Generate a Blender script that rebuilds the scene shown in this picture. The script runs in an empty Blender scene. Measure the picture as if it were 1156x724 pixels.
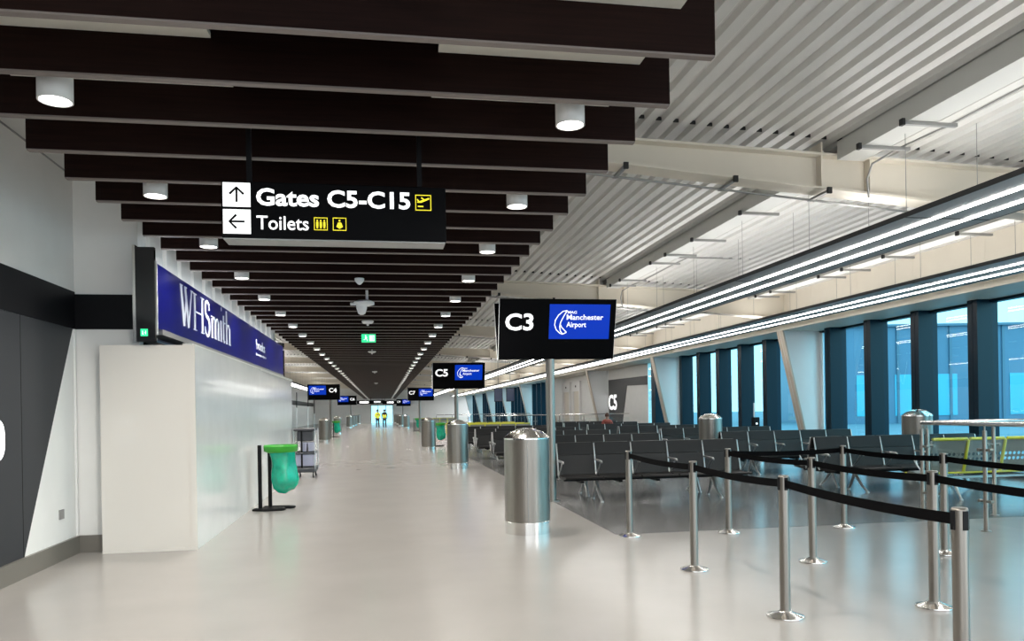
import bpy, math, random
from mathutils import Vector, Matrix
random.seed(7)
PI = math.pi
S = bpy.context.scene
COL = S.collection

# ------------------------------------------------------------------ materials
def mat(name, color, rough=0.5, metal=0.0, emis=None, es=0.0, noise=0.0, nscale=8.0, bump=0.0, coat=0.0, spec=0.5, stretch=None):
    m = bpy.data.materials.new(name); m.use_nodes = True
    nt = m.node_tree; b = nt.nodes['Principled BSDF']
    b.inputs['Base Color'].default_value = (*color, 1)
    b.inputs['Roughness'].default_value = rough
    b.inputs['Metallic'].default_value = metal
    b.inputs['Specular IOR Level'].default_value = spec
    if coat: b.inputs['Coat Weight'].default_value = coat; b.inputs['Coat Roughness'].default_value = 0.08
    if emis:
        b.inputs['Emission Color'].default_value = (*emis, 1); b.inputs['Emission Strength'].default_value = es
    if noise or bump:
        tc = nt.nodes.new('ShaderNodeTexCoord'); mp = nt.nodes.new('ShaderNodeMapping')
        if stretch: mp.inputs['Scale'].default_value = stretch
        nz = nt.nodes.new('ShaderNodeTexNoise'); nz.inputs['Scale'].default_value = nscale
        nz.inputs['Detail'].default_value = 5
        nt.links.new(tc.outputs['Object'], mp.inputs['Vector']); nt.links.new(mp.outputs['Vector'], nz.inputs['Vector'])
        if noise:
            r = nt.nodes.new('ShaderNodeValToRGB')
            lo = tuple(max(0, c*(1-noise)) for c in color); hi = tuple(min(1, c*(1+noise)) for c in color)
            r.color_ramp.elements[0].color = (*lo, 1); r.color_ramp.elements[1].color = (*hi, 1)
            r.color_ramp.elements[0].position = .3; r.color_ramp.elements[1].position = .7
            nt.links.new(nz.outputs['Fac'], r.inputs['Fac']); nt.links.new(r.outputs['Color'], b.inputs['Base Color'])
        if bump:
            bp = nt.nodes.new('ShaderNodeBump'); bp.inputs['Strength'].default_value = bump; bp.inputs['Distance'].default_value = .01
            nt.links.new(nz.outputs['Fac'], bp.inputs['Height']); nt.links.new(bp.outputs['Normal'], b.inputs['Normal'])
    return m

def emit(name, color, strength):
    m = bpy.data.materials.new(name); m.use_nodes = True
    nt = m.node_tree; nt.nodes.clear()
    e = nt.nodes.new('ShaderNodeEmission'); o = nt.nodes.new('ShaderNodeOutputMaterial')
    e.inputs['Color'].default_value = (*color, 1); e.inputs['Strength'].default_value = strength
    nt.links.new(e.outputs[0], o.inputs[0]); return m

def glassmat(name, tint, refl=1.0):
    m = bpy.data.materials.new(name); m.use_nodes = True
    nt = m.node_tree; nt.nodes.clear()
    t = nt.nodes.new('ShaderNodeBsdfTransparent'); t.inputs[0].default_value = (*tint, 1)
    g = nt.nodes.new('ShaderNodeBsdfGlossy'); g.inputs['Roughness'].default_value = .01
    f = nt.nodes.new('ShaderNodeLayerWeight'); f.inputs['Blend'].default_value = .38
    mu = nt.nodes.new('ShaderNodeMath'); mu.operation = 'MULTIPLY'; mu.inputs[1].default_value = refl
    mx = nt.nodes.new('ShaderNodeMixShader'); o = nt.nodes.new('ShaderNodeOutputMaterial')
    nt.links.new(f.outputs['Fresnel'], mu.inputs[0]); nt.links.new(mu.outputs[0], mx.inputs[0])
    nt.links.new(t.outputs[0], mx.inputs[1]); nt.links.new(g.outputs[0], mx.inputs[2]); nt.links.new(mx.outputs[0], o.inputs[0])
    return m

M = dict(
    floor=mat('pale_floor', (.335, .318, .298), .21, noise=.035, nscale=1.3, bump=.03),
    dark_floor=mat('grey_floor', (.16, .158, .155), .2, noise=.12, nscale=2.5, bump=.05),
    white=mat('white_wall', (.75, .74, .71), .55, noise=.02, nscale=3),
    hoard=mat('hoarding_white', (.73, .69, .63), .16, coat=.6, noise=.01, nscale=1),
    hoard_side=mat('hoarding_gloss', (.80, .81, .79), .2, coat=.35, noise=.03, nscale=3),
    deck=mat('deck_white', (.635, .622, .595), .36, noise=.03, nscale=2),
    plug=mat('black_plug', (.012, .012, .012), .7),
    cream=mat('cream_steel', (.67, .615, .52), .5, noise=.02, nscale=2),
    beam_grey=mat('pale_grey_steel', (.56, .56, .53), .45),
    pier_white=mat('pale_column', (.84, .86, .86), .4),
    flange=mat('tan_flange', (.58, .5, .41), .45),
    slat=mat('dark_timber', (.0125, .0052, .004), .55, noise=.3, nscale=3, stretch=(.6, 8, 14), spec=.08),
    slat_bottom_lit=mat('slat_bottom_lit', (.19, .158, .145), .5),  # paler tone paints in the floor light on the slat undersides
    panel=mat('cream_panel', (.70, .67, .60), .6),
    black=mat('black_matte', (.005, .005, .006), .5, spec=.15),
    gloss_black=mat('gloss_black', (.006, .006, .007), .12, coat=.3),
    band=mat('band_black', (.005, .005, .006), .45, spec=.15),
    charcoal=mat('charcoal_graphic', (.03, .032, .036), .5, spec=.2),
    grey_graphic=mat('grey_graphic', (.06, .06, .06), .5),
    steel=mat('brushed_steel', (.29, .268, .24), .36, metal=1.0, noise=.07, nscale=5, stretch=(40, 40, .6)),
    steel_bright=mat('bright_steel', (.74, .72, .69), .17, metal=1.0),
    alu=mat('cast_aluminium', (.62, .62, .61), .32, metal=.85),
    zinc=mat('zinc_bracket', (.33, .33, .32), .45, metal=.8),
    wire=mat('wire', (.3, .3, .29), .5, metal=.5),
    raft=mat('raft_grey', (.36, .36, .365), .5),
    raft_edge=mat('raft_edge', (.05, .05, .05), .5),
    tube=emit('led_strip', (1.0, .98, .95), 16.0),
    uplight=emit('uplight_strip', (1.0, .98, .95), 10.5),
    added_glow=emit('added_glow_strip', (.95, .97, 1.0), 7.0),
    lamp_body=mat('lamp_white', (.75, .74, .72), .4),
    lamp=emit('lamp_lens', (1.0, .96, .9), 9.0),
    belt=mat('black_webbing', (.003, .003, .0035), .8, spec=.05),
    seat=mat('dark_seat', (.026, .0245, .0235), .45, noise=.06, nscale=30, spec=.3),
    seat_top=mat('dark_seat_top', (.015, .014, .0135), .45, spec=.3),
    yellow=mat('yellow_frame', (.72, .68, .05), .4),
    perf=mat('perforated_grey', (.24, .235, .21), .4, metal=.2),
    navy=mat('navy_mullion', (.002, .014, .026), .35, spec=.2),
    glass=glassmat('tinted_glass', (.33, .80, .95), 1.0),
    clear=glassmat('clear_glass', (.93, .97, .96), .8),
    sign_white=mat('sign_white', (.9, .9, .9), .5, emis=(1, 1, 1), es=.75),
    sign_yellow=mat('sign_yellow', (.85, .7, .02), .5, emis=(1, .85, .03), es=.6),
    sign_black=mat('sign_black', (.002, .002, .0025), .5, spec=.06),
    screen=mat('screen_blue', (.002, .01, .12), .3, emis=(.0, .035, .46), es=.85, spec=.2),
    fascia=mat('fascia_blue', (.001, .0018, .04), .3, spec=.08, emis=(.002, .004, .19), es=.3),
    letter=mat('letter_pale', (.62, .66, .75), .4, emis=(.8, .85, 1), es=.12),
    edge_white=mat('white_edge', (.85, .86, .87), .4, emis=(1, 1, 1), es=.25),
    green_ring=mat('green_ring', (.03, .33, .02), .4),
    green_bag=mat('green_bag', (.0, .36, .22), .22, noise=.25, nscale=6, bump=.5, coat=.3),
    exit_green=mat('exit_green', (.01, .4, .15), .5, emis=(.03, .75, .3), es=1.0),
    lilac=mat('lilac_plastic', (.42, .43, .56), .35),
    grey_plastic=mat('grey_plastic', (.045, .047, .055), .45),
    rubber=mat('rubber', (.02, .02, .02), .6),
    device=mat('device_white', (.72, .73, .74), .4),
    skin=mat('skin', (.5, .3, .22), .55),
    hivis=mat('hivis', (.75, .78, .05), .6, emis=(.8, .85, .05), es=.15),
    trousers=mat('dark_trousers', (.012, .013, .018), .7),
    hair=mat('dark_hair', (.02, .013, .01), .6),
    auburn=mat('auburn_hair', (.09, .03, .015), .6),
    red_top=mat('dull_red_top', (.3, .06, .04), .7),
    apron=mat('apron_concrete', (.13, .22, .28), .7, noise=.08, nscale=.2),
    pier=mat('pier_blue', (.125, .225, .325), .3, noise=.05, nscale=.3),
    pier_glass=mat('pier_glass', (.1, .5, .66), .15),
    pier_roof=mat('pier_roof', (.12, .2, .27), .5),
    ceramic=mat('socket_steel', (.35, .34, .33), .4, metal=.6),
)

# ------------------------------------------------------------------ mesh helper
class MB:
    def __init__(s): s.v = []; s.f = []; s.m = []; s.mi = 0; s.smooth = []
    def add(s, vs, fs, mi=None, sm=False):
        o = len(s.v); s.v += [tuple(v) for v in vs]
        for f in fs: s.f.append([i+o for i in f]); s.m.append(s.mi if mi is None else mi); s.smooth.append(sm)
    def box(s, x0, y0, z0, x1, y1, z1, mi=None, b=0.0):
        if b <= 0:
            vs = [(x0,y0,z0),(x1,y0,z0),(x1,y1,z0),(x0,y1,z0),(x0,y0,z1),(x1,y0,z1),(x1,y1,z1),(x0,y1,z1)]
            s.add(vs, [(0,3,2,1),(4,5,6,7),(0,1,5,4),(1,2,6,5),(2,3,7,6),(3,0,4,7)], mi); return s
        # chamfered box: 24 verts
        vs = []; idx = {}
        X = (x0, x1); Y = (y0, y1); Z = (z0, z1)
        for i in (0,1):
            for j in (0,1):
                for k in (0,1):
                    sx = b if i == 0 else -b; sy = b if j == 0 else -b; sz = b if k == 0 else -b
                    for ax, p in (('x',(X[i],Y[j]+sy,Z[k]+sz)),('y',(X[i]+sx,Y[j],Z[k]+sz)),('z',(X[i]+sx,Y[j]+sy,Z[k]))):
                        idx[(i,j,k,ax)] = len(vs); vs.append(p)
        F = []
        for i in (0,1): F.append([idx[(i,0,0,'x')],idx[(i,1,0,'x')],idx[(i,1,1,'x')],idx[(i,0,1,'x')]][::(1 if i else -1)])
        for j in (0,1): F.append([idx[(0,j,0,'y')],idx[(1,j,0,'y')],idx[(1,j,1,'y')],idx[(0,j,1,'y')]][::(-1 if j else 1)])
        for k in (0,1): F.append([idx[(0,0,k,'z')],idx[(1,0,k,'z')],idx[(1,1,k,'z')],idx[(0,1,k,'z')]][::(1 if k else -1)])
        for i in (0,1):
            for j in (0,1): F.append([idx[(i,j,0,'x')],idx[(i,j,0,'y')],idx[(i,j,1,'y')],idx[(i,j,1,'x')]])
            for k in (0,1): F.append([idx[(i,0,k,'x')],idx[(i,0,k,'z')],idx[(i,1,k,'z')],idx[(i,1,k,'x')]])
        for j in (0,1):
            for k in (0,1): F.append([idx[(0,j,k,'y')],idx[(0,j,k,'z')],idx[(1,j,k,'z')],idx[(1,j,k,'y')]])
        for i in (0,1):
            for j in (0,1):
                for k in (0,1): F.append([idx[(i,j,k,'x')],idx[(i,j,k,'y')],idx[(i,j,k,'z')]])
        s.add(vs, F, mi); return s
    def prism(s, pts, axis, a, b, mi=None):
        # polygon pts (2-D) extruded along axis from a to b; coordinates fill the two other axes in order
        n = len(pts)
        def P(p, t): return {'x': (t, p[0], p[1]), 'y': (p[0], t, p[1]), 'z': (p[0], p[1], t)}[axis]
        vs = [P(p, a) for p in pts] + [P(p, b) for p in pts]
        s.add(vs, [list(range(n))[::-1], list(range(n, 2*n))] + [[i, (i+1) % n, n+(i+1) % n, n+i] for i in range(n)], mi); return s
    def tube(s, pts, r, n=10, mi=None, cap=True, sm=True):
        pts = [Vector(p) for p in pts]; rs = r if isinstance(r, (list, tuple)) else [r]*len(pts)
        vs = []; up = None
        for i, p in enumerate(pts):
            d = (pts[min(i+1, len(pts)-1)] - pts[max(i-1, 0)]).normalized()
            if up is None: up = Vector((0,0,1)) if abs(d.z) < .9 else Vector((1,0,0))
            a = d.cross(up)
            if a.length < 1e-4: a = d.cross(Vector((0,1,0)))
            a.normalize(); c = a.cross(d).normalized(); up = c
            for k in range(n):
                t = 2*PI*k/n; vs.append(p + a*math.cos(t)*rs[i] + c*math.sin(t)*rs[i])
        fs = []
        for i in range(len(pts)-1):
            for k in range(n): fs.append((i*n+k, i*n+(k+1) % n, (i+1)*n+(k+1) % n, (i+1)*n+k))
        s.add(vs, fs, mi, sm)
        if cap:
            s.add([vs[k] for k in range(n)], [list(range(n))[::-1]], mi); o = (len(pts)-1)*n
            s.add([vs[o+k] for k in range(n)], [list(range(n))], mi)
        return s
    def lathe(s, prof, c=(0,0,0), n=32, mi=None, sx=1, sy=1, sm=True):
        # smooth within a run; repeat a point to make a hard edge
        runs = [[]]
        for i, p in enumerate(prof):
            runs[-1].append(p)
            if i+1 < len(prof) and prof[i+1] == p: runs.append([])
        for run in runs:
            vs = []
            for r, z in run:
                for k in range(n):
                    t = 2*PI*k/n; vs.append((c[0]+r*math.cos(t)*sx, c[1]+r*math.sin(t)*sy, c[2]+z))
            fs = [(i*n+k, i*n+(k+1) % n, (i+1)*n+(k+1) % n, (i+1)*n+k) for i in range(len(run)-1) for k in range(n)]
            s.add(vs, fs, mi, sm)
        return s
    def ribbon(s, pts, w, axis_n, t=.004, mi=None, closed=False):
        # flat stroke of width w lying in the plane with normal axis_n, thickness t
        nrm = Vector(axis_n).normalized(); P = [Vector(p) for p in pts]; N = len(P)
        ws = w if isinstance(w, (list, tuple)) else [w]*N
        L = []; R = []
        for i in range(N):
            a = P[(i-1) % N] if (closed or i > 0) else P[i]; b = P[(i+1) % N] if (closed or i < N-1) else P[i]
            d = (b-a).normalized(); q = nrm.cross(d).normalized()
            L.append(P[i]+q*ws[i]/2); R.append(P[i]-q*ws[i]/2)
        vs = L + R + [p+nrm*t for p in L] + [p+nrm*t for p in R]
        fs = []
        for i in range(N if closed else N-1):
            j = (i+1) % N
            fs += [(2*N+i, 2*N+j, 3*N+j, 3*N+i), (i, 2*N+i, 2*N+j, j)[::-1], (N+i, N+j, 3*N+j, 3*N+i)[::-1]]
        s.add(vs, fs, mi); return s
    def mesh(s, name, mats):
        me = bpy.data.meshes.new(name); me.from_pydata(s.v, [], s.f); me.validate()
        if not isinstance(mats, (list, tuple)): mats = [mats]
        for m_ in mats: me.materials.append(m_)
        if len(me.polygons) == len(s.f):
            me.polygons.foreach_set('material_index', s.m); me.polygons.foreach_set('use_smooth', s.smooth)
        me.update(); return me
    def build(s, name, mats, parent=None, loc=None):
        o = bpy.data.objects.new(name, s.mesh(name, mats)); COL.objects.link(o)
        if parent: o.parent = parent
        if loc: o.location = loc
        return o

def quad_x(x, y0, z0, y1, z1):
    b = MB(); b.add([(x,y0,z0),(x,y1,z0),(x,y1,z1),(x,y0,z1)], [(0,3,2,1)]); return b
def tag(o, label=None, cat=None, group=None, kind=None):
    if label: o['label'] = label
    if cat: o['category'] = cat
    if group: o['group'] = group
    if kind: o['kind'] = kind
    return o
def empty(name, loc=(0,0,0), rz=0, label=None, cat=None, group=None, kind=None, parent=None):
    o = bpy.data.objects.new(name, None); COL.objects.link(o); o.location = loc; o.rotation_euler = (0,0,rz)
    o.empty_display_size = .1
    if parent: o.parent = parent
    return tag(o, label, cat, group, kind)
def struct(o): o['kind'] = 'structure'; return o
def copy_tree(o, parent=None):
    c = o.copy(); COL.objects.link(c); c.parent = parent
    for ch in list(o.children): copy_tree(ch, c)
    return c

# ------------------------------------------------------------------ lettering
def text_mesh(body, bold=.0, ext=.01):
    cu = bpy.data.curves.new('t', 'FONT'); cu.body = body; cu.size = 1; cu.offset = bold; cu.extrude = ext; cu.resolution_u = 3
    ob = bpy.data.objects.new('t', cu); COL.objects.link(ob)
    dg = bpy.context.evaluated_depsgraph_get(); dg.update()
    me = bpy.data.meshes.new_from_object(ob.evaluated_get(dg))
    bpy.data.objects.remove(ob); bpy.data.curves.remove(cu); return me
ROT = {'front': Matrix(((1,0,0),(0,0,-1),(0,1,0))),      # text runs +X, faces -Y
       'plusx': Matrix(((0,0,1),(1,0,0),(0,1,0))),       # runs +Y, faces +X
       'minusx': Matrix(((0,0,-1),(-1,0,0),(0,1,0)))}    # runs -Y, faces -X
def text(name, body, x0, w, cap, loc, face, m, parent, bold=.02, th=.004):
    """letters with cap height `cap` and total width `w`; loc = left end of the baseline"""
    me = text_mesh(body, bold); ch = text_mesh('H', bold)
    hy = max(v.co.y for v in ch.vertices) - min(v.co.y for v in ch.vertices); y0 = min(v.co.y for v in ch.vertices)
    xa = min(v.co.x for v in me.vertices); xb = max(v.co.x for v in me.vertices)
    R = ROT[face]
    for v in me.vertices:
        q = Vector(((v.co.x-xa)/(xb-xa)*w + x0, (v.co.y-y0)/hy*cap, v.co.z/.01*th*.5 + th*.5))
        v.co = R @ q
    me.materials.clear(); me.materials.append(m); me.name = name
    o = bpy.data.objects.new(name, me); COL.objects.link(o); o.parent = parent; o.location = loc
    return o

# ------------------------------------------------------------------ camera and world
H = 1.5; th = math.atan(146/865); phi = .016
R0 = Vector((math.cos(th), -math.sin(th), 0)); FW = Vector((math.sin(th), math.cos(th), 0)); U0 = Vector((0,0,1))
r = R0*math.cos(phi) - U0*math.sin(phi); u = U0*math.cos(phi) + R0*math.sin(phi)
cd = bpy.data.cameras.new('camera'); cam = bpy.data.objects.new('camera', cd); COL.objects.link(cam)
cam.matrix_world = Matrix(((r.x,u.x,-FW.x,0),(r.y,u.y,-FW.y,0),(r.z,u.z,-FW.z,H),(0,0,0,1)))
cd.sensor_width = 36; cd.lens = 36*865/1156; cd.shift_y = (463.7-362)/1156; cd.clip_end = 600; cd.clip_start = .05
S.camera = cam
S.view_settings.view_transform = 'Standard'; S.view_settings.look = 'None'
S.view_settings.exposure = 0.25
w = bpy.data.worlds.new('world'); S.world = w; w.use_nodes = True
wn = w.node_tree; bg = wn.nodes['Background']
bg.inputs[0].default_value = (.86, .94, 1.0, 1); bg.inputs[1].default_value = 2.1

# ------------------------------------------------------------------ the setting
YE = 112.0
XG = 12.4          # glazed wall
XU = 11.1          # inner edge of the soffit over the glazing
def deck_z(x): return 5.33 - .062*max(x, 0)
struct(MB().box(-10, -6, -.1, 13.2, YE, 0).build('floor', M['floor']))
struct(MB().box(2.72, 8.8, -.004, XG-.02, YE, .003).build('floor_inlay', M['dark_floor']))
struct(MB().box(-9.9, 24, -.004, -4.4, YE, .003).build('floor_inlay', M['dark_floor']))

# corrugated roof deck: ribs along Y
b = MB(); x = -9.8; pts = []; PT = .226
while x < XU+.1:
    z = deck_z(x); pts += [(x, z), (x+.118, deck_z(x+.118)), (x+.135, z+.006), (x+.15, z+.05), (x+.205, z+.05), (x+.222, z)]
    x += PT
vs = [(p[0], -3.5, p[1]) for p in pts] + [(p[0], YE, p[1]) for p in pts]; n = len(pts)
b.add(vs, [(i, n+i, n+i+1, i+1) for i in range(n-1)])
b.box(-9.8, -3.5, 5.9, XU+.1, YE, 6.0)
struct(b.build('ceiling', [M['deck']]))

# cross beams, one every 10.5 m, with black profile fillers above the top flange
BY = [9.2 + 10.5*k for k in range(-1, 10)]
def bbot(x): return 4.80 - .08*x if x > 0 else 4.80
for yb in BY:
    root = empty('roof_beam', (0, yb, 0), kind='structure')
    web = [(-9.8, deck_z(-9.8)-.002), (-9.8, 4.8), (0, 4.8), (XU, bbot(XU)), (XU, deck_z(XU)-.002)]
    b = MB(); b.prism(web, 'y', .14, .16)
    b.build('web', M['cream'], root)
    b = MB()
    for (xa, xb) in ((-9.8, 0), (0, XU)):
        za, zb = bbot(xa), bbot(xb)
        b.add([(xa,0,za),(xb,0,zb),(xb,.32,zb),(xa,.32,za),(xa,0,za+.03),(xb,0,zb+.03),(xb,.32,zb+.03),(xa,.32,za+.03)],
              [(0,3,2,1),(4,5,6,7),(0,1,5,4),(2,3,7,6),(3,0,4,7),(1,2,6,5)])
    b.build('flange', M['cream'], root)
    b = MB()
    for xa, xb in ((-9.8, XU),):
        za, zb = deck_z(xa)-.035, deck_z(xb)-.035
        b.add([(xa,0,za),(xb,0,zb),(xb,.3,zb),(xa,.3,za),(xa,0,za+.03),(xb,0,zb+.03),(xb,.3,zb+.03),(xa,.3,za+.03)],
              [(0,3,2,1),(4,5,6,7),(0,1,5,4),(2,3,7,6),(3,0,4,7),(1,2,6,5)])
    b.build('top_flange', M['cream'], root)
    b = MB()
    for q in (5.72, 6.42, -5.9, 2.4): b.box(q, .02, bbot(q)+.01, q+.02, .3, deck_z(q)-.02)
    b.build('stiffener', M['cream'], root)
    b = MB(); x = -9.8
    while x < XU-.2:
        b.box(x+.14, -.012, deck_z(x)+.0, x+.212, .0, deck_z(x)+.045); x += PT
    b.build('profile_filler', M['plug'], root)
    # strut pieces clamped across the bottom flange, conduit along its edge
    for q in (3.0, 4.45, 5.75, 7.35):
        z = bbot(q)-.03
        st = MB().box(q, -.07, z-.03, q+.05, .42, z).build('strut', M['zinc'], root)
        MB().box(q-.005, -.085, z-.05, q+.055, -.055, z+.03).build('clamp', M['plug'], st)
    MB().tube([(1.6, .36, bbot(1.6)-.05), (7.5, .36, bbot(7.5)-.05)], .016, 8).build('conduit', M['zinc'], root)
# secondary beams running the length of the roof on the right, between cross beams
def sz(x): return deck_z(x)
for k, yb, x0 in [(k_, y_, x_) for x_ in (5.93, 9.95) for k_, y_ in enumerate(BY[:-1])]:
    root = empty('roof_purlin', (0, yb, 0), kind='structure')
    x1 = x0+.36
    b = MB(); zt = sz(x0)-.004; zb = sz(x0)-.245
    b.box(x0, .33, zb, x1, 10.49, zb+.02); b.box(x0, .33, zb+.02, x0+.02, 10.49, zt); b.box(x1-.02, .33, zb+.02, x1, 10.49, sz(x1)-.02)
    b.build('beam', M['beam_grey'], root)
    for q in (.5, .95, 2.6, 4.6, 6.0, 6.9, 9.1, 9.9):
        st = MB().box(x0-.06, q, zb-.045, x1+.26, q+.045, zb-.004).build('strut', M['zinc'], root)
        MB().box(x0-.09, q-.006, zb-.055, x0-.05, q+.051, zb+.02).build('clamp', M['plug'], st)
    if (k == 0 or k == 1) and x0 < 6:
        MB().tube([(6.35, -.05, bbot(6.35)-.06), (6.28, -.12, 4.45), (6.3, -.2, 4.62), (6.45, -.5, 4.72), (6.55, -1.2, 4.74), (6.6, -3.0, 4.78), (6.75, -3.6, 4.84)],
                  .014, 8).build('conduit', M['zinc'], root, (0, 10.5, 0))
        MB().box(6.5, 7.0, 4.84, 11.0, 7.03, 4.87).build('strut', M['zinc'], root)

# upstand and soffit over the glazing
b = MB(); b.box(XU, -3.5, 3.63, XU+.04, YE, deck_z(XU)+.06); b.box(XU+.04, -3.5, 3.63, XG+.2, YE, 3.68)
for k in range(0, 60): b.box(XU-.004, -3+k*1.95, 3.63, XU, -3+k*1.95+.012, deck_z(XU)-.01)
struct(b.build('trim_1', M['cream']))

# tapered portal columns in front of the glazing
for k, yb in enumerate(BY):
    yc = yb + .45
    root = empty('column', (0, yc, 0), kind='structure')
    z0, z1 = 0, 3.63
    xi0, xi1 = 11.93, 11.12
    MB().prism([(xi0, z0), (XG-.03, z0), (XG-.03, z1), (xi1, z1)], 'y', -.012, .012).build('web', M['pier_white'], root)
    b = MB(); t = .05
    b.add([(xi0,-.16,z0),(xi0,.16,z0),(xi1,.16,z1),(xi1,-.16,z1),(xi0+t,-.16,z0),(xi0+t,.16,z0),(xi1+t,.16,z1),(xi1+t,-.16,z1)],
          [(0,3,2,1),(4,5,6,7),(0,1,5,4),(2,3,7,6),(0,4,7,3),(1,2,6,5)])
    b.build('flange', M['flange'], root)
    MB().box(XG-.05, -.16, 0, XG-.02, .16, z1).build('back_flange', M['pier_white'], root)
# glazed bays
def fin(y, w_=.27, d=.36):
    b = MB(); b.box(XG-d, y, 0, XG+.12, y+w_, 3.63); b.box(XG-d-.006, y+w_*.47, 0, XG-d+.01, y+w_*.53, 3.63); return b
wn_ = 0
for k, yb in enumerate(BY[:-1]):
    ya, yz = yb+.45, yb+10.95
    if k in (3, 4): continue
    wn_ += 1
    root = empty('window_%d' % wn_, (0,0,0), kind='structure')
    for j in range(0, 6):
        y = ya + 1.02 - .27 + j*1.745 if j else ya+.62
        if y < 0: continue
        fin(y if j else ya+.25).build('mullion', M['navy'], root)
    quad_x(XG, ya, .12, yz, 3.63).build('pane', M['glass'], root)
    MB().box(XG-.1, ya, 0, XG+.12, yz, .12).build('sill', M['navy'], root)
    MB().box(XG-.05, ya, 3.57, XG+.12, yz, 3.63).build('head', M['navy'], root)
# C5 bay: narrow window, then a wall with the gate graphic
ya = BY[3]+.45
root = empty('window_20', kind='structure')
quad_x(XG, ya, .12, ya+4.3, 3.63).build('pane', M['glass'], root)
fin(ya+2.1, .5).build('mullion', M['navy'], root); fin(ya+.25).build('mullion', M['navy'], root)
MB().box(XG-.1, ya, 0, XG+.1, ya+4.3, .12).build('sill', M['navy'], root)
wl = struct(MB().box(XG-.02, ya+4.0, 0, XG+.2, ya+21, 3.63).build('wall_right', M['white']))
g = MB(); yg0, yg1 = ya+4.0, 41.13
g.prism([(yg0, .75), (yg0, 3.05), (yg1, 3.1), (yg1, .0), (yg1-2.2, .0), (yg1-3.4, 2.68), (yg0, 2.62), (yg0, .0)][1:6]+[(yg0, 2.62)], 'x', XG-.035, XG-.022)
gg = g.build('gate_graphic', M['grey_graphic'], wl)
text('gate_number', 'C5', 0, 1.5, .82, (XG-.036, 41.0, 1.45), 'minusx', M['sign_white'], gg, bold=.03)
# doors of the next bay
for i, (da, db) in enumerate(((46.9, 48.9), (49.5, 51.6))):
    root = empty('door_%d' % (i+1), kind='structure')
    b = MB(); b.box(XG-.14, da, 0, XG-.02, da+.25, 3.3); b.box(XG-.14, db-.25, 0, XG-.02, db, 3.3); b.box(XG-.14, da+.25, 2.68, XG-.02, db-.25, 3.3)
    b.build('frame', M['lamp_body'], root)
    MB().box(XG-.06, da+.25, 0, XG-.021, db-.25, 2.68).build('leaf', M['cream'], root)
    MB().box(XG-.16, (da+db)/2-.09, 2.93, XG-.141, (da+db)/2+.09, 3.05).build('indicator', M['plug'], root)
    MB().box(XG-.1, da+.35, 1.0, XG-.061, da+.42, 1.25).build('handle', M['steel'], root)

# left side: gate wall with charcoal graphic, return wall, shop bulkhead
XW = -3.36
wl = struct(MB().box(XW-.2, -3.5, 0, XW, 9.2, 5.5).build('wall_left', M['white']))
MB().box(XW, -3.5, 2.48, XW+.008, 9.2, 2.895).build('band', M['band'], wl)
b = MB(); b.prism([(-3.5, .19), (7.9, .19), (9.13, 2.478), (-3.5, 2.478)], 'x', XW, XW+.006)
b.box(XW+.006, 7.885, .19, XW+.008, 7.9, .2)
gg = b.build('gate_graphic', M['charcoal'], wl)
for yj in (7.88, 6.7): MB().box(XW+.0055, yj, .19, XW+.0075, yj+.008, 2.478).build('joint', M['black'], gg)
b = MB(); P = []
for (cy, cz, a0) in ((7.41, 1.36, 0), (7.41, 1.26, -90)):
    for q in range(0, 7):
        a = math.radians((90-15*q) if a0 == 0 else (0-15*q)); P.append((XW+.006, cy+.1*math.cos(a), cz+.1*math.sin(a)))
P = [(XW+.006, 6.9, 1.46)] + P + [(XW+.006, 6.9, 1.16)]
b.ribbon(P, .075, (1,0,0), .004); b.ribbon([(XW+.006, 6.9, 1.16), (XW+.006, 6.9, 1.46)], .075, (1,0,0), .004)
b.build('gate_number', M['sign_white'], gg)
MB().box(XW, -3.5, 4.17, XW+.012, 9.2, 4.185).build('joint', M['zinc'], wl)
st = MB().box(XW, 8.7, .43, XW+.01, 8.82, .53).build('socket', M['ceramic'], wl)
MB().box(XW, 9.155, .19, XW+.02, 9.19, 2.478).build('corner_trim', M['lamp_body'], wl)
bb = MB(); bb.box(XW, -3.5, 0, XW+.03, 9.2, .19); bb.box(XW+.03, -3.5, .185, XW+.034, 9.2, .19)
struct(bb.build('baseboard_left', mat('baseboard_grey', (.2, .185, .16), .35, metal=.4)))
wl = struct(MB().box(XW, 9.2, 0, -2.69, 9.35, 5.45).build('wall_back', M['white']))
MB().box(XW, 9.19, 2.48, -2.69, 9.2, 2.87).build('band', M['band'], wl)
struct(MB().box(XW+.03, 9.165, 0, -3.0, 9.2, .19).build('baseboard_back', bpy.data.materials['baseboard_grey']))
b = MB(); b.box(-2.85, 9.36, 2.4, -2.69, 20.19, 5.4)
for k in range(15): b.box(-2.69, 9.5+k*.7032, 3.2, -2.645, 9.5+k*.7032+.3, 5.4)  # ribs shaped to imitate the slats' bands of light and shade
struct(b.build('wall_shop', M['white']))
struct(MB().box(-9.8, 20.2, 0, -2.7, 20.4, 5.5).build('wall_shop', M['white']))
struct(MB().box(-9.8, 9.35, 2.9, -2.86, 20.2, 2.95).build('ceiling_shop', M['black']))
struct(MB().box(-4.2, 9.35, 0, -4.1, 20.2, 2.9).build('wall_shop', M['charcoal']))
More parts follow.
